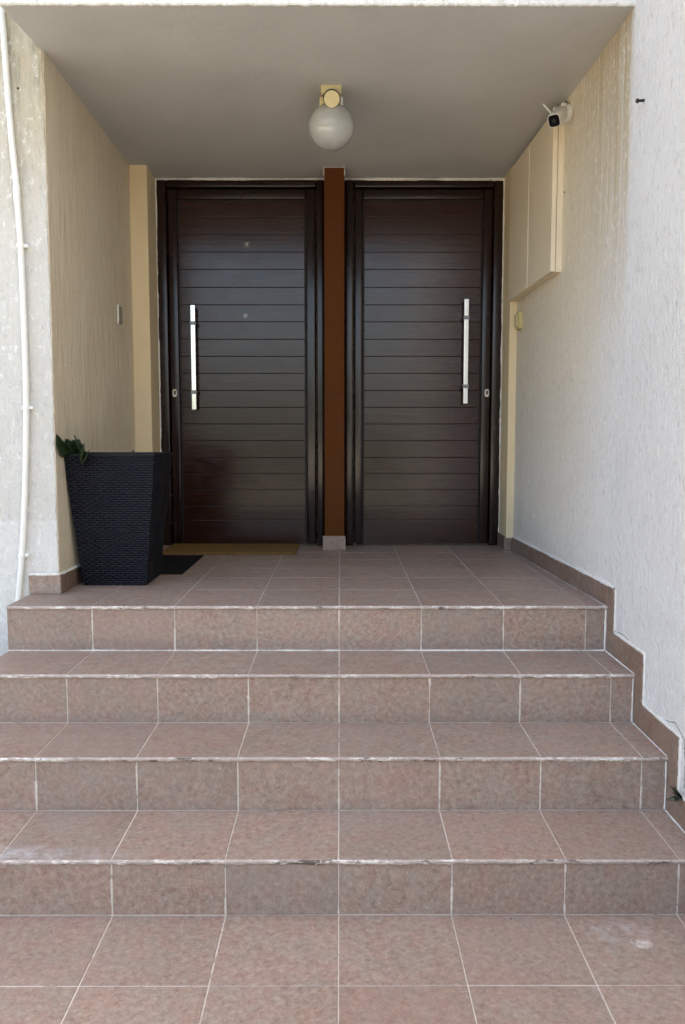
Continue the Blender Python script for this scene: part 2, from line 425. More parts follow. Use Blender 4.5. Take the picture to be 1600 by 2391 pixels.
# ------------------------------------------------------------ the steps
steps = tag(empty('entrance_steps', (0, -.45, LV[4])), 'four tiled brown steps rising to the porch landing in front of the doors', 'steps')
def strip(parent, y, z):                              # worn edge under the front of a tread
    bm = bmesh.new(); n = 150; prev = None
    for i in range(n + 1):
        x = XL + (XR - XL) * i / n; j = lambda s=.0009: random.uniform(-s, s)
        h = .0145 + random.uniform(-.0016, .0016)
        q = [bm.verts.new((x, y + .006, z - .0012 + j(.0004))), bm.verts.new((x, y - .0035 + j(), z - .0016 + j(.0006))),
             bm.verts.new((x, y - .0062 + j(), z - .0045 + j())), bm.verts.new((x, y - .0050 + j(.0014), z - h)), bm.verts.new((x, y + .006, z - h - .001))]
        if prev:
            for a in range(4): bm.faces.new((prev[a], prev[a + 1], q[a + 1], q[a]))
        prev = q
    build('edge_strip', bm, M['edge'], parent, True)
cols = [(XL, -3 * TP)] + [(k * TP, (k + 1) * TP) for k in range(-3, 3)] + [(3 * TP, XR)]
def stretch(x0, x1): return (x0 + (0 if x0 == XL else G), x1 - (.004 if x1 == XR else G))
for i in range(4):
    part = empty('landing' if i == 0 else 'step', (0, EY[i], LV[i + 1]), steps)
    back = 1.96 if i == 0 else EY[i - 1] + .03
    box('core', (XL, EY[i] + .0022, LV[4] - .02 if i == 3 else LV[i + 1] - .02), (WALLX - .004, back, LV[i] - .0020), M['landgrout'] if i == 0 else M['grout'], part)
    if i == 0:                                        # the front of the landing keeps the pale grout of the stairs
        box('riser_bed', (XL, .0020, LV[1] - .01), (WALLX - .0045, .012, -.008), M['grout'], part)
    for x0, x1 in cols:
        a, b = stretch(x0, x1)
        tile(part, (a, EY[i], LV[i + 1] + (.0035 if i == 0 else .0008)), (b, EY[i] + .009, LV[i] - .0155))
        if i: tile(part, (a, EY[i] - .003, LV[i] - .009), (b, EY[i - 1] - (.0035 if i == 1 else .0022), LV[i]))
    if i == 0:
        for y0, y1 in zip(ROWS, ROWS[1:]):
            for x0, x1 in cols:
                a, b = stretch(x0, x1)
                if x1 == XR:
                    b = wx(y1) - .013
                if y0 > .3: a = max(a, -1.2125)
                if y0 >= 1.55: b = min(b, .990); a = max(a, -1.105)
                if b - a > .02: tile(part, (a, y0 + (-.003 if y0 == 0 else G * .8), -.009), (b, y1 - G * .8, 0))
    for x0, x1 in cols[:-1]:                           # hand-filled upright joints: lumps and gaps
        zb, zt_ = LV[i + 1] + .004, LV[i] - .016; z = zb
        while z < zt_ - .015:
            e = min(zt_, z + random.uniform(.02, .11))
            if random.random() < .62: ragged('grout_bead', [(x1 + random.uniform(-.0008, .0008), EY[i] + .0008, z), (x1 + random.uniform(-.0008, .0008), EY[i] + .0008, e)], random.uniform(.0050, .0085), .0016, (0, -1, 0), M['grout'], part, step=.006)
            z = e + random.uniform(0, .01)
    strip(part, EY[i], LV[i])

# ------------------------------------------------------------ the house
house = tag(empty('house', (0, 1.0, LV[4])), 'pale plastered house with a recessed porch under a flat canopy', 'house')
TOP = 5.6  # unseen wall height, set so the house shades the porch
prism('wall', [(-1.221, .26), (-1.221, .267), (-1.221, 2.3), (-7, 2.3), (-7, .26), (-1.228, .26)], -.80, TOP, M['left_out'], house, .0013, 260, {0})['label'] = 'weathered white front wall carrying the white conduit pipe'
lw = prism('wall', [(-1.2165, .2645), (-1.2165, .2705), (-1.2165, 1.97), (-1.223, 1.97), (-1.223, .2645)], -.01, 2.3, M['left_in'], house, .0008, 200, {0})
lw['label'] = 'cream dragged plaster wall of the porch behind the planter'
prism('wall', [(WALLX, -4.6), (7, -4.6), (7, 2.3), (wx(2.3), 2.3), (WALLX, 0.0)], -.80, TOP, M['right'], house)['label'] = 'long side wall, white outside and yellowed under the canopy'
box('wall', (-1.24, 1.955, -.8), (1.10, 2.3, TOP - .01), M['cream'], house)['label'] = 'strip of wall behind the two doors'
# soffit, falling slightly to the back
bm = bmesh.new()
pts = [(-1.252, -.086, 2.266), (1.10, -.086, 2.264), (1.04, 1.96, 2.242), (-1.225, 1.96, 2.242), (-1.222, .262, 2.262)]
lo_ = [bm.verts.new(p) for p in pts]; hi_ = [bm.verts.new((p[0], p[1], 2.32)) for p in pts]
bm.faces.new(lo_); bm.faces.new(hi_)
for i in range(5): bm.faces.new((lo_[i], lo_[(i + 1) % 5], hi_[(i + 1) % 5], hi_[i]))
build('soffit', bm, M['soffit'], house)['label'] = 'smooth grey painted ceiling of the porch'
bm = bmesh.new(); n = 220; prev = None                 # front face of the canopy with its rough lower edge
for i in range(n + 1):
    x = -1.256 + (1.0925 + 1.256) * i / n
    j = random.gauss(0, .0011)
    q = [bm.verts.new((x, -.084, 2.2645 + j)), bm.verts.new((x, -.0935 + random.gauss(0, .0008), 2.2630 + j)), bm.verts.new((x, -.098, 2.2675 + j)), bm.verts.new((x, -.098, TOP - .02)), bm.verts.new((x, 2.0, TOP - .02))]
    if prev:
        for a in range(4): bm.faces.new((prev[a], prev[a + 1], q[a + 1], q[a]))
    prev = q
build('canopy', bm, M['lintel'], house)
box('canopy_end', (-1.250, -.083, 2.285), (-1.236, 2.0, TOP - .03), M['lintel'], house)
box('shade_roof', (-7.2, -.35, TOP), (7.2, 8.5, TOP + .2), M['lintel'], house)  # unseen slab added so that no sun leaks in from above
box('wall', (-7, 2.3, -.8), (7, 8.2, TOP - .005), M['left_out'], house)['label'] = 'unseen house block added behind the porch to stop sun leaks'  # unseen solid block added to keep sun from leaking through
# pilasters beside the doors
box('pilaster', (-1.2165, 1.645, 0), (-1.115, 1.96, 2.26), M['cream'], house, .002)
box('pilaster', (1.000, 1.645, 0), (1.06, 1.96, 2.26), M['cream'], house, .002)
post = box('post', (-.090, 1.682, -.005), (.028, 1.96, 2.262), M['brown'], house, .0015); post['label'] = 'brown painted post between the two doors'
tile(post, (-.102, 1.672, 0), (.036, 1.690, .084), jit=.3)
WPx = Vector
# filler around the door heads and jambs
for x0, x1 in ((-1.115, -.090), (.028, 1.0)):
    ragged('filler', [(x0, 1.872, 2.2365), (x1, 1.872, 2.2365)], .014, .004, (0, -1, 0), M['caulk'], house)
ragged('filler', [(-1.1155, 1.868, 2.238), (-1.1155, 1.868, .08)], .014, .004, (0.25, -1, 0), M['caulk'], house)
ragged('filler', [(1.0000, 1.868, 2.238), (1.0000, 1.868, .08)], .012, .004, (-.25, -1, 0), M['caulk'], house)
ragged('filler', [(-.092, 1.6815, 2.2), (-.092, 1.6815, 2.2455), (.030, 1.6815, 2.2455), (.030, 1.6815, 2.2)], .0045, .002, (0, -1, 0), M['caulk'], house)
# skirting
sk = empty('skirting', (1.08, .8, 0), house)
ys = [-.001, .150, .352, .672, .972, 1.27, 1.52, 1.640]
ang = math.atan(.0305)
for y0, y1 in zip(ys, ys[1:]):
    ym = (y0 + y1) / 2; x = wx(ym)
    tile(sk, (x - .0095, y0 + .0018, .001), (x + .004, y1 - .0018, .081), rotz=ang, jit=.5, mat='skirt')
tile(sk, (1.000, 1.6355, .001), (wx(1.64) - .011, 1.652, .076), jit=.5, mat='skirt')
tile(sk, (.9905, 1.650, .001), (1.004, 1.862, .084), jit=.5, mat='skirt')
for i in range(1, 4):
    zt = LV[i] + .089
    tile(sk, (XR, EY[i] + .0, LV[i] + .001), (WALLX + .004, EY[i - 1] - .0015, zt), jit=.5, mat='skirt')
    zprev = .081 if i == 1 else LV[i - 1] + .089
    tile(sk, (XR, EY[i - 1] - .072, zt + .0015), (WALLX + .004, EY[i - 1] - .0005 + .0, zprev), jit=.5, mat='skirt') if i == 1 else tile(sk, (XR, EY[i - 1] - .072, zt + .0015), (WALLX + .004, EY[i - 1] - .0015, zprev), jit=.5, mat='skirt')
zt = LV[4] + .089
tile(sk, (XR, EY[3] - .072, zt + .0015), (WALLX + .004, EY[3] - .0015, LV[3] + .089), jit=.5, mat='skirt')
for k in range(4): tile(sk, (XR, EY[3] - TP * (k + 1) + .002, LV[4] + .001), (WALLX + .004, EY[3] - TP * k - .0015, zt), jit=.5, mat='skirt')
sk2 = empty('skirting', (-1.22, .4, 0), house)
tile(sk2, (-1.345, .2505, .001), (-1.2085, .264, .083), jit=.3)
ly = [.266, .352, .672, .972, 1.27, 1.64]
for y0, y1 in zip(ly, ly[1:]): tile(sk2, (-1.220, y0 + .0018, .001), (-1.2085, y1 - .0018, .083), jit=.4, mat='skirt')
# ragged filler over the skirting and white beads beside the steps
zz = [(wx(1.62) - .003, 1.62, .084)] + [(wx(y) - .003, y, .084) for y in (1.2, .8, .4, .1)] + [(WALLX - .001, -.070, .083)]
ragged('filler', zz, .013, .006, (-1, 0, .25), M['caulk'], house)
path = [(WALLX, -.0755, .085)]
for i in range(1, 5):
    zt = LV[i] + .092
    yb = EY[i] - .0755 if i < 4 else EY[3] - TP * 2
    path += [(WALLX, EY[i - 1] - .0755, zt), (WALLX, yb, zt)]
ragged('filler', path, .012, .005, (-1, 0, 0), M['caulk'], house)
for i in range(4):
    ragged('filler', [(XR - .0035, EY[i] - .001, LV[i] - .004), (XR - .0035, EY[i] - .001, LV[i + 1] + .004)], .0065, .002, (0, -1, 0), M['caulk'], house)
    if i < 3: ragged('filler', [(XR - .002, EY[i] - .004, LV[i + 1] + .0005), (XR - .002, EY[i + 1] - .003, LV[i + 1] + .0005)], .0055, .0022, (-.3, 0, 1), M['caulk'], house)
ragged('filler', [(-1.345, .2490, .087), (-1.212, .2490, .0875), (-1.2075, .40, .0875), (-1.2075, .75, .0875)], .010, .004, (.35, -1, .3), M['caulk'], house)
ragged('filler', [(XL, -.0008, LV[1] + .0028), (XR - .006, -.0008, LV[1] + .0015)], .0060, .0018, (0, -1, .5), M['caulk'], house)
# two hairline cracks in the side wall above the skirting
def crack(pts):
    P = []
    for a, b in zip(pts, pts[1:]):
        for i in range(10):
            t = i / 10; P.append(Vector((WALLX - .0002, a[0] + (b[0] - a[0]) * t + random.gauss(0, .0016), a[1] + (b[1] - a[1]) * t + random.gauss(0, .0016))))
    P.append(Vector((WALLX - .0002, *pts[-1])))
    bm = bmesh.new(); tube(bm, P, [.0012 * random.uniform(.5, 1.2) for _ in P], 5); build('crack', bm, M['crack'], house)
crack([(-.082, -.090), (-.16, -.078), (-.23, -.085), (-.28, -.115)])
crack([(-.62, -.262), (-.69, -.245), (-.76, -.275), (-.775, -.34), (-.772, -.43)])

# ------------------------------------------------------------ doors (parts of the house)
def door(x0, x1, fl, sl, sr, fr, handle_x, hz0, hz1, bz, lock_x, label):
    """fl, fr: widths of the frame jambs; sl, sr: widths of the leaf stiles"""
    d = empty('door', ((x0 + x1) / 2, 1.9, .006), house); d['label'] = label
    TOPZ, FH, SH = 2.2310, .044, .062
    def memb(name, lo, hi, bev): shade(box(name, lo, hi, M['frame'], d, bev, 3), 30)
    yf, ysf, yp = 1.868, 1.878, 1.8865
    memb('jamb', (x0, yf, 0.001), (x0 + fl, 1.957, TOPZ), .009)
    memb('jamb', (x1 - fr, yf, 0.001), (x1, 1.957, TOPZ), .009)
    memb('head', (x0 + fl + .0005, yf + .0006, TOPZ - FH), (x1 - fr - .0005, 1.957, TOPZ - .0006), .009)
    a, b = x0 + fl + .005, x1 - fr - .005
    zt = TOPZ - FH - .005
    memb('stile', (a, ysf, .010), (a + sl, 1.957, zt), .008)
    memb('stile', (b - sr, ysf, .010), (b, 1.957, zt), .008)
    memb('rail', (a + sl + .0005, ysf + .0006, zt - SH), (b - sr - .0005, 1.957, zt - .0006), .008)
    pa, pb = a + sl + .009, b - sr - .009
    box('backing', (pa - .012, yp + .012, .009), (pb + .012, 1.956, zt - SH + .010), M['keyhole'], d)
    zs = [zt - SH - .010, 2.016, 1.912, 1.808, 1.704, 1.596, 1.491, 1.388, 1.282, 1.178, 1.074, .969, .865, .762, .659, .553, .452, .351, .249, .161, .012]
    for z1, z0 in zip(zs, zs[1:]):
        key = ('plank', round(pb - pa, 3), round(z1 - z0, 3))
        if key not in _cache:
            bm = bmesh.new(); bx(bm, (-(pb - pa) / 2, -.012, -(z1 - z0) / 2 + .0004), ((pb - pa) / 2, .012, (z1 - z0) / 2 - .0004), .0024, 2)
            me = bpy.data.meshes.new('plank'); bmesh.ops.recalc_face_normals(bm, faces=bm.faces); bm.to_mesh(me); bm.free(); me.materials.append(M['door'])
            _cache[key] = me
        o = link('plank', _cache[key], None, d, ((pa + pb) / 2, yp + .012 + random.uniform(-.0004, .0004), (z0 + z1) / 2))
        o.rotation_euler = (R(random.uniform(-.12, .12)), 0, R(random.uniform(-.05, .05)))
    # pull handle: square bar on two stand-offs
    bm = bmesh.new(); bx(bm, (handle_x - .0135, 1.818, hz0), (handle_x + .0135, 1.838, hz1), .0016, 2); build('handle', bm, M['steel'], d)
    for z in bz:
        bm = bmesh.new(); bx(bm, (handle_x - .0185, 1.8140, z - .011), (handle_x + .0185, 1.842, z + .011), .0015, 1); bx(bm, (handle_x - .008, 1.8425, z - .008), (handle_x + .008, yp + .002, z + .008)); build('handle_bracket', bm, M['darksteel'], d)
    # lock escutcheon: upright oval with a keyway
    def oval(bm, cx, cz, w_, h_, y0, y1, n=14):
        pts = [(cx + w_ * math.cos(t), cz + (h_ - w_) + w_ * math.sin(t)) for t in [math.pi * i / n for i in range(n + 1)]] + [(cx + w_ * math.cos(t), cz - (h_ - w_) + w_ * math.sin(t)) for t in [math.pi + math.pi * i / n for i in range(n + 1)]]
        f = [bm.verts.new((x, y0, z)) for x, z in pts]; g = [bm.verts.new((x, y1, z)) for x, z in pts]
        bm.faces.new(f); bm.faces.new(g)
        for i in range(len(f)): bm.faces.new((f[i], f[(i + 1) % len(f)], g[(i + 1) % len(f)], g[i]))
    bm = bmesh.new(); oval(bm, lock_x, .952, .0130, .0245, ysf - .006, ysf + .002); lk = build('lock', bm, M['steel'], d)
    bm = bmesh.new(); oval(bm, lock_x + .001, .955, .0062, .0125, ysf - .0068, ysf - .004); build('keyway', bm, M['keyhole'], d)
    return d, yp
dl, yp = door(-1.113, -.092, .060, .058, .058, .050, -.893, .848, 1.479, (1.371, .955), -1.021, 'left front door with peephole and small square badge')
dr, yp = door(.030, .998, .056, .050, .057, .060, .772, .885, 1.516, (1.405, .990), .912, 'right front door with its pull handle on the right')
# peephole and badge of the left door
bm = bmesh.new(); cyl(bm, (-.580, yp - .0030, 1.424), (-.580, yp + .004, 1.424), .0125, .0125, 24); shade(build('peephole', bm, M['darksteel'], dl))
bm = bmesh.new(); cyl(bm, (-.580, yp - .0042, 1.424), (-.580, yp, 1.424), .0072, .0072, 20); shade(build('peephole_lens', bm, M['black'], dl))
bm = bmesh.new(); cyl(bm, (-.5795, yp - .0050, 1.4255), (-.5795, yp - .003, 1.4255), .0022, .0022, 12); build('peephole_glint', bm, M['steel'], dl)
bxz = (-.566, 1.851)
bm = bmesh.new()
for lo, hi in (((-.0145, -.0165), (-.0115, .0165)), ((.0115, -.0165), (.0145, .0165)), ((-.0118, .0135), (.0118, .0165)), ((-.0118, -.0165), (.0118, -.0135))):
    bx(bm, (bxz[0] + lo[0], yp - .0042, bxz[1] + lo[1]), (bxz[0] + hi[0], yp + .002, bxz[1] + hi[1]))
build('badge_rim', bm, M['greyplastic'], dl)
box('badge', (bxz[0] - .0116, yp - .0030, bxz[1] - .0136), (bxz[0] + .0116, yp + .002, bxz[1] + .0136), M['black'], dl)
bm = bmesh.new(); zt_ = yp - .0040
zp = [(-.0075, .0085), (.0075, .0085), (.0075, .0050), (-.0020, -.0055), (.0075, -.0055), (.0075, -.0090), (-.0075, -.0090), (-.0075, -.0055), (.0020, .0050), (-.0075, .0050)]
for a, b, c_, d_ in ((0, 1, 2, 9), (8, 2, 3, 7), (7, 4, 5, 6)):
    q = [zp[i] for i in (a, b, c_, d_)]
    f = [bm.verts.new((bxz[0] + x, zt_ - .0004 * (a == 8), bxz[1] + z)) for x, z in q]; g = [bm.verts.new((bxz[0] + x, zt_ + .002, bxz[1] + z)) for x, z in q]
    bm.faces.new(f); bm.faces.new(g)
    for i in range(4): bm.faces.new((f[i], f[(i + 1) % 4], g[(i + 1) % 4], g[i]))
build('badge_letter', bm, M['whiteplastic'], dl)

# ------------------------------------------------------------ wall cabinet on the side wall
cab = tag(empty('wall_cabinet', (1.05, 1.2, 1.47)), 'cream painted two door cupboard high on the side wall near the right door', 'cabinet')
cy0, cy1, cz0, cz1 = .775, 1.640, 1.472, 2.215
ca = math.atan(.0305)
def rotbox(name, lo, hi, mat, parent, bev=.0015):      # box whose back lies against the slightly splayed side wall
    bm = bmesh.new(); bx(bm, lo, hi, bev)
    for v in bm.verts: v.co.x += wx(v.co.y)
    return build(name, bm, mat, parent)
rotbox('frame', (-.026, cy0, cz0), (.002, cy1, cz1), M['creamwood'], cab)
ymid = 1.215
rotbox('cabinet_door', (-.051, cy0 + .001, cz0 + .002), (-.0285, ymid - .0012, cz1 - .004), M['creamwood'], cab)
rotbox('cabinet_door', (-.0535, ymid + .0012, cz0 + .002), (-.0285, cy1 - .003, cz1 - .004), M['creamwood'], cab)
rotbox('top_board', (-.040, cy0, cz1 + .002), (.002, cy1, cz1 + .024), M['creamwood'], cab)
bm = bmesh.new(); cyl(bm, (wx(.74) - .004, .742, 1.835), (wx(.74) + .002, .742, 1.835), .0045, .0045, 10)
tag(build('screw', bm, M['rust']), 'tiny rusty screw in the side wall beside the cupboard edge', 'screw')

# ------------------------------------------------------------ door bell, light switch
bell = tag(empty('doorbell', (1.04, 1.545, 1.36)), 'yellowed plastic bell push on the side wall below the cupboard', 'doorbell')
rotbox('housing', (-.024, 1.503, 1.298), (.001, 1.578, 1.397), M['bell'], bell, .004)
rotbox('button', (-.034, 1.518, 1.312), (-.0245, 1.563, 1.383), M['yellow'], bell, .003)
sw = tag(empty('light_switch', (-1.21, 1.36, 1.31)), 'grey switch plate on the cream wall left of the left door', 'light switch')
box('plate', (-1.2168, 1.318, 1.303), (-1.2085, 1.390, 1.398), M['switchgrey'], sw, .002)
box('plate_edge', (-1.2168, 1.3135, 1.301), (-1.2078, 1.3175, 1.400), M['whiteplastic'], sw)
for z in (1.328, 1.366): box('rocker', (-1.2083, 1.338, z - .013), (-1.2050, 1.372, z + .013), M['switchgrey'], sw, .0015)

# ------------------------------------------------------------ ceiling lamp
lx, ly_ = -.036, .62
lamp = tag(empty('ceiling_lamp', (lx, ly_, 2.262)), 'round milk glass globe lamp on a yellowed base under the porch ceiling', 'lamp')
def uvs(bm, c, r, sx=1, sy=1, sz=1, u=40, v=24):
    g = bmesh.ops.create_uvsphere(bm, u_segments=u, v_segments=v, radius=r)
    for q in g['verts']: q.co = Vector((c[0] + q.co.x * sx, c[1] + q.co.y * sy, c[2] + q.co.z * sz))
bm = bmesh.new(); uvs(bm, (lx, ly_ + .030, 2.1000), .1045, sz=.985); build('globe', bm, M['globe'], lamp, True)
bm = bmesh.new(); bx(bm, (lx - .047, ly_ - .038, 2.222), (lx + .047, ly_ + .060, 2.262), .006, 2); shade(build('base', bm, M['yellow'], lamp))
bm = bmesh.new(); bx(bm, (lx - .040, ly_ - .030, 2.190), (lx + .040, ly_ + .055, 2.2235), .008, 2); shade(build('neck', bm, M['yellow'], lamp))
bm = bmesh.new(); cyl(bm, (lx + .003, ly_ - .020, 2.2020), (lx + .003, ly_ - .066, 2.1880), .0388, .0388, 32); build('plug_gap', bm, M['keyhole'], lamp)  # dark ring stands in for the shade in the gap around the plug
bm = bmesh.new(); cyl(bm, (lx + .003, ly_ - .005, 2.203), (lx + .003, ly_ - .078, 2.181), .0365, .0345, 32); shade(build('plug', bm, M['yellow'], lamp))
bm = bmesh.new()
n, m_ = 40, 10
for i in range(n):
    pass
ring = []
for i in range(n):
    a = 2 * math.pi * i / n; rr = []
    for j in range(m_):
        b = 2 * math.pi * j / m_; rad = .046 + .0055 * math.cos(b)
        rr.append(bm.verts.new((lx + rad * math.cos(a), ly_ + .008 + rad * math.sin(a), 2.191 + .006 * math.sin(b) + .10 * rad * math.sin(a))))
    ring.append(rr)
for i in range(n):
    for j in range(m_): bm.faces.new((ring[i][j], ring[(i + 1) % n][j], ring[(i + 1) % n][(j + 1) % m_], ring[i][(j + 1) % m_]))
build('collar_ring', bm, M['yellow'], lamp, True)
for s in (-1, 1):
    bm = bmesh.new(); bx(bm, (lx + s * .046 - .007, ly_ - .020, 2.172), (lx + s * .046 + .007, ly_ + .005, 2.214), .003); build('clip', bm, M['whiteplastic'] if s > 0 else M['yellow'], lamp)
    bm = bmesh.new(); cyl(bm, (lx + s * .037, ly_ - .0325, 2.213), (lx + s * .037, ly_ - .028, 2.213), .0035, .0035, 10); build('screw_hole', bm, M['keyhole'], lamp)

# ------------------------------------------------------------ security camera
cwx = wx(.70)
sc_ = tag(empty('security_camera', (cwx, .70, 2.13)), 'white bullet security camera with black face on the side wall under the ceiling', 'camera')
bm = bmesh.new(); cyl(bm, (cwx + .002, .70, 2.178), (cwx - .020, .70, 2.178), .044, .040, 32); shade(build('mount_plate', bm, M['whiteplastic'], sc_))
bm = bmesh.new(); bx(bm, (cwx - .044, .672, 2.128), (cwx - .020, .700, 2.218), .004, 2); bx(bm, (cwx - .0215, .68, 2.160), (cwx - .012, .715, 2.196), .002); build('bracket', bm, M['whiteplastic'], sc_)
bm = bmesh.new(); cyl(bm, (cwx - .075, .705, 2.200), (cwx - .030, .702, 2.196), .010, .012, 16); shade(build('hinge', bm, M['whiteplastic'], sc_))
face = Vector((0.9790, 0.6150, 2.1147)); rear = Vector((1.0527, 0.7150, 2.1997))
ax = (face - rear).normalized(); q_ = ax.to_track_quat('Z', 'Y').to_matrix()
def sq(bm, c, r, z, n=32, e=4.0):
    out = []
    for i in range(n):
        t = 2 * math.pi * i / n; ct, st = math.cos(t), math.sin(t)
        k = (abs(ct) ** e + abs(st) ** e) ** (-1 / e)
        out.append(bm.verts.new(c + q_ @ Vector((ct * k * r, st * k * r, z))))
    return out
bm = bmesh.new(); L_ = (face - rear).length
rs = [sq(bm, rear, r, z) for r, z in ((.012, -.004), (.021, 0), (.026, .012), (.029, .05), (.030, L_ - .006), (.0285, L_), (.0255, L_ + .0005))]
for a, b in zip(rs, rs[1:]):
    for i in range(32): bm.faces.new((a[i], a[(i + 1) % 32], b[(i + 1) % 32], b[i]))
bm.faces.new(rs[0]); bm.faces.new(rs[-1])
shade(build('housing', bm, M['whiteplastic'], sc_))
bm = bmesh.new(); a = sq(bm, rear, .0258, L_ + .0002); b = sq(bm, rear, .0250, L_ + .002)
for i in range(32): bm.faces.new((a[i], a[(i + 1) % 32], b[(i + 1) % 32], b[i]))
bm.faces.new(b); build('face_plate', bm, M['black'], sc_)
bm = bmesh.new(); cyl(bm, rear + q_ @ Vector((0, 0, L_ + .0015)), rear + q_ @ Vector((0, 0, L_ + .0028)), .009, .008, 20); build('lens', bm, M['keyhole'], sc_)
bm = bmesh.new(); a0 = Vector((0.9836, 0.6600, 2.1578)); a1 = Vector((0.9372, 0.6600, 2.2052)); tube(bm, [a0, a0.lerp(a1, .5), a1], [.0060, .0052, .0045], 12); shade(build('antenna', bm, M['whiteplastic'], sc_))
bm = bmesh.new(); tube(bm, [(cwx - .03, .715, 2.19), (cwx - .02, .73, 2.232), (cwx - .004, .74, 2.246)], .003, 8); build('cable', bm, M['keyhole'], sc_)

# ------------------------------------------------------------ planter and plant
pl = tag(empty('planter', (-1.028, .60, 0)), 'tall black woven resin planter standing beside the left door', 'planter')
BH, BT = .1435, .2000; pcx0, pcx1, pcy0, pcy1 = -1.0285, -1.0170, .6000, .562; H_ = .606
def ringat(t, grow=0.0):
    h = BH + (BT - BH) * t + grow; x = pcx0 + (pcx1 - pcx0) * t; y = pcy0 + (pcy1 - pcy0) * t
    return [(x - h, y - h), (x + h, y - h), (x + h, y + h), (x - h, y + h)]
bm = bmesh.new(); uvl = bm.loops.layers.uv.new('UVMap')
NB = 14
lv = []
for k in range(NB + 1):
    t = k / NB; bulge = .002 * math.sin(math.pi * t)
    lv.append([bm.verts.new((x, y, .002 + (H_ - .012) * t)) for x, y in ringat(t * .985, bulge)])
for k in range(NB):
    for i in range(4):
        j = (i + 1) % 4; f = bm.faces.new((lv[k][i], lv[k][j], lv[k + 1][j], lv[k + 1][i]))
        for lp in f.loops:
            c = lp.vert.co; mid_ = (lv[0][i].co + lv[0][j].co) / 2; tv = (lv[0][j].co - lv[0][i].co).normalized()
            lp[uvl].uv = ((c - mid_).dot(tv) + 1, c.z)
bm.faces.new(lv[0])
es = [e for e in bm.edges if len({round(v.co.z, 4) for v in e.verts}) == 2]
bmesh.ops.bevel(bm, geom=es, offset=.006, segments=3, affect='EDGES', profile=.5)
xs_ = None
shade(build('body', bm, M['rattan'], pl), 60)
bm = bmesh.new(); prof = ((0, H_ - .011, .0005), (0, H_ - .003, .0022), (0, H_, .0015), (0, H_, -.012), (0, H_ - .05, -.016)); rg = []
for t, z, gr in prof: rg.append([bm.verts.new((x, y, z)) for x, y in ringat(1.0, gr)])
for a, b in zip(rg, rg[1:]):
    for i in range(4): bm.faces.new((a[i], a[(i + 1) % 4], b[(i + 1) % 4], b[i]))
build('rim', bm, M['blackrim'], pl)
bm = bmesh.new(); s_ = ringat(1.0, -.0155); g = bmesh.ops.create_grid(bm, x_segments=14, y_segments=14, size=.5)
for v in g['verts']: v.co = Vector((pcx1 + v.co.x * .368, pcy1 + v.co.y * .368, H_ - .040 + random.uniform(-.004, .004)))
build('soil', bm, M['soil'], pl, True)
plant = tag(empty('potted_plant', (-1.09, .56, .57)), 'low dark green plant with lobed leaves in the black planter', 'plant')
def blade(a, b, width, curl, mat='leaf'):
    """one pointed leaf lobe from base to tip, folded along its rib"""
    a = Vector(a); b = Vector(b); ax_ = b - a; L = ax_.length; ax_.normalize()
    side = ax_.cross(Vector((.15, -1, .25))).normalized(); nrm = side.cross(ax_).normalized(); wd = width / 2
    bm = bmesh.new(); pr = None; n = 12
    for i in range(n + 1):
        t = i / n; h = wd * (math.sin(math.pi * t ** .75) ** .8 if 0 < t < 1 else .03) * (1 + .10 * math.sin(t * 17))
        c = a + ax_ * (t * L) + side * (curl * math.sin(math.pi * t) * L)
        q = [bm.verts.new(c - side * h - nrm * h * .35), bm.verts.new(c - side * h * .5 - nrm * h * .06), bm.verts.new(c + nrm * .0), bm.verts.new(c + side * h * .5 - nrm * h * .06), bm.verts.new(c + side * h - nrm * h * .35)]
        if pr:
            for k_ in range(4): bm.faces.new((pr[k_], pr[k_ + 1], q[k_ + 1], q[k_]))
        pr = q
    o = build('leaf', bm, M[mat], plant, True); md = o.modifiers.new('thick', 'SOLIDIFY'); md.thickness = .0012
blade((-1.1714, 0.4400, 0.6055), (-1.1874, 0.1900, 0.6904), 0.065, -.10)
blade((-1.1772, 0.4250, 0.6323), (-1.1267, 0.2300, 0.6905), 0.054, .12)
blade((-1.1865, 0.4400, 0.6093), (-1.0885, 0.2500, 0.6542), 0.073, .10)
blade((-1.1732, 0.4450, 0.6015), (-1.0734, 0.2700, 0.6248), 0.062, .12)
blade((-1.1685, 0.4550, 0.6089), (-1.1802, 0.2800, 0.6688), 0.062, -.05)
blade((-1.1543, 0.4750, 0.5931), (-1.1758, 0.3100, 0.6502), 0.077, .05)
for p in (((-1.06, .55, .56), (-1.2051, 0.4400, 0.5801)), ((-1.05, .55, .56), (-1.2164, 0.4400, 0.5878)), ((-1.04, .55, .56), (-1.1975, 0.4400, 0.5762))):
    bm = bmesh.new(); tube(bm, [p[0], Vector(p[0]).lerp(Vector(p[1]), .5) + Vector((0, 0, .006)), p[1]], .003, 8); build('stem', bm, M['stem'], plant, True)
bm = bmesh.new(); tube(bm, [(-.985, .66, .56), (-.983, .655, .60), (-.981, .652, .616)], [.006, .006, .005], 10); build('cut_stem', bm, M['stem'], plant, True)

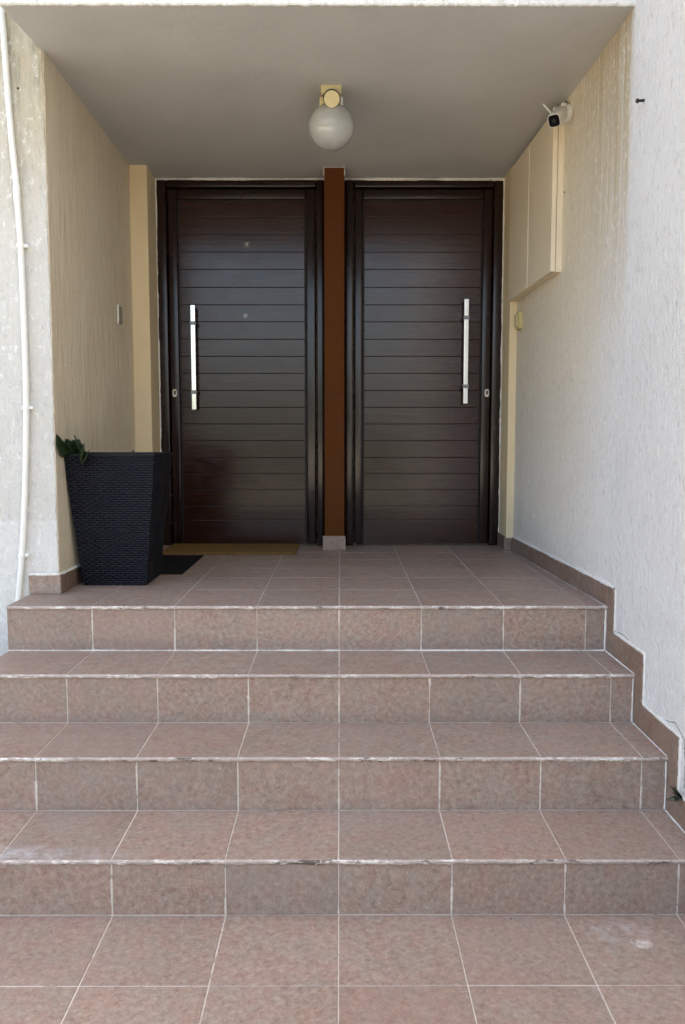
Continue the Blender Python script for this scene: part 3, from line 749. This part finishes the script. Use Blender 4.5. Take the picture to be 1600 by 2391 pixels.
# ------------------------------------------------------------ mats
def mat_mesh(x0, x1, y0, y1, h, r, nx, ny, wob):
    bm = bmesh.new(); gv = []
    for j in range(ny + 1):
        row = []
        for i in range(nx + 1):
            u, v = i / nx, j / ny; x = x0 + (x1 - x0) * u; y = y0 + (y1 - y0) * v
            e = min(u * (x1 - x0), (1 - u) * (x1 - x0), v * (y1 - y0), (1 - v) * (y1 - y0))
            row.append(bm.verts.new((x + random.gauss(0, wob), y + random.gauss(0, wob), h * (1 if e > r else .80 + .20 * e / r) + random.gauss(0, wob * .5))))
        gv.append(row)
    for j in range(ny):
        for i in range(nx): bm.faces.new((gv[j][i], gv[j][i + 1], gv[j + 1][i + 1], gv[j + 1][i]))
    be = [e for e in bm.edges if e.is_boundary]
    r_ = bmesh.ops.extrude_edge_only(bm, edges=be)
    for v in r_['geom']:
        if isinstance(v, bmesh.types.BMVert): v.co.z = .0012
    return bm
tag(build('coir_doormat', mat_mesh(-1.045, -.256, 1.455, 1.862, .017, .02, 90, 40, .0011), M['coir']), 'brown coir doormat lying against the left door', 'doormat')
tag(build('rubber_mat', mat_mesh(-1.185, -.780, .765, 1.418, .006, .015, 30, 40, .0004), M['rubber']), 'thin black rubber mat on the tiles behind the planter', 'mat')

# ------------------------------------------------------------ conduit pipe on the front wall
yw_ = .243
P = [Vector(p) for p in ((-1.3986, yw_, 2.6797), (-1.3740, yw_, 2.4077), (-1.3598, yw_, 2.0759), (-1.3515, yw_, 1.9130), (-1.3396, yw_, 1.7487), (-1.3358, yw_, 1.6539), (-1.3287, yw_, 1.4734), (-1.3264, yw_, 1.2559), (-1.3254, yw_, 1.0218), (-1.3283, yw_, 0.8028), (-1.3396, yw_, 0.5522), (-1.3513, yw_, 0.3686), (-1.3682, yw_, 0.1721), (-1.3906, yw_, -0.0188), (-1.4039, yw_, -0.1357))]
def smooth_path(P, n=6):
    out = []
    for i in range(len(P) - 1):
        p0, p1, p2, p3 = P[max(i - 1, 0)], P[i], P[i + 1], P[min(i + 2, len(P) - 1)]
        for k in range(n):
            t = k / n; out.append(.5 * ((2 * p1) + (p2 - p0) * t + (2 * p0 - 5 * p1 + 4 * p2 - p3) * t * t + (3 * p1 - p0 - 3 * p2 + p3) * t ** 3))
    out.append(P[-1]); return out
pipe = tag(empty('conduit_pipe', (P[-1].x, .25, P[-1].z)), 'thin white plastic conduit pipe running down the front wall', 'pipe')
bm = bmesh.new(); tube(bm, smooth_path(P), .0125, 20); shade(build('tube', bm, M['pvc'], pipe), 60)
a = Vector((-1.3380, 0.2430, 1.7194)); b = Vector((-1.3360, 0.2430, 1.6504))
bm = bmesh.new(); tube(bm, [a, a.lerp(b, .06), a.lerp(b, .94), b], [.0130, .0150, .0150, .0130], 20); shade(build('coupling', bm, M['pvc'], pipe), 60)
for c in ((-1.3287, 0.2430, 1.4734), (-1.3283, 0.2430, 0.8028), (-1.3682, 0.2430, 0.1721)):
    c = Vector(c); bm = bmesh.new()
    cyl(bm, c + Vector((0, 0, -.008)), c + Vector((0, 0, .008)), .0172, None, 20); bx(bm, (c.x + .010, .238, c.z - .007), (c.x + .030, .2602, c.z + .007), .001); build('pipe_clip', bm, M['pvc'], pipe)

# ------------------------------------------------------------ small things on the walls
sc2 = tag(empty('wall_anchor', (WALLX, -.222, 1.875)), 'small dark screw anchor sticking out of the white side wall', 'screw')
bm = bmesh.new(); cyl(bm, (WALLX + .002, -.222, 1.877), (WALLX - .024, -.226, 1.874), .0055, .0045, 12); build('shank', bm, M['rust'], sc2)
bm = bmesh.new(); cyl(bm, (WALLX - .0235, -.226, 1.874), (WALLX - .029, -.227, 1.873), .0085, .0070, 12); build('head', bm, M['rust'], sc2)
hp = Vector((-1.3241, 0.2585, 2.1109))
bm = bmesh.new(); cyl(bm, hp + Vector((0, .002, 0)), hp + Vector((0, -.0022, 0)), .0045, .004, 12)  # dark disc stands in for the shade inside a small hole
tag(build('wall_hole', bm, M['rust']), 'tiny dark hole in the front wall right of the pipe', 'wall hole')
weed = tag(empty('weed', (WALLX - .006, -.765, -.458)), 'small dark weed growing from the skirting beside the third step', 'weed')
for i, (dy, dz, l) in enumerate(((.030, .012, .05), (.022, .034, .045), (-.004, .046, .05), (-.022, .030, .04), (-.034, .008, .045), (.012, -.006, .03))):
    b0 = Vector((WALLX - .004, -.768, -.462)); t0 = b0 + Vector((-.022 - .004 * i % 3, dy, dz)); s0 = Vector((.5, .5 * (-1) ** i, .7)).cross(t0 - b0).normalized()
    bm = bmesh.new(); pr = None
    for k in range(6):
        s = k / 5; wdt = .0085 * math.sin(math.pi * min(1, .12 + .88 * s)) if k < 5 else .0006
        c = b0.lerp(t0, s) + Vector((-.004 * math.sin(math.pi * s), 0, -.006 * s * s))
        q = [bm.verts.new(c - s0 * wdt), bm.verts.new(c + Vector((-.0015, 0, .001))), bm.verts.new(c + s0 * wdt)]
        if pr:
            for a in range(2): bm.faces.new((pr[a], pr[a + 1], q[a + 1], q[a]))
        pr = q
    o = build('leaf', bm, M['weedleaf'], weed, True); md = o.modifiers.new('thick', 'SOLIDIFY'); md.thickness = .001
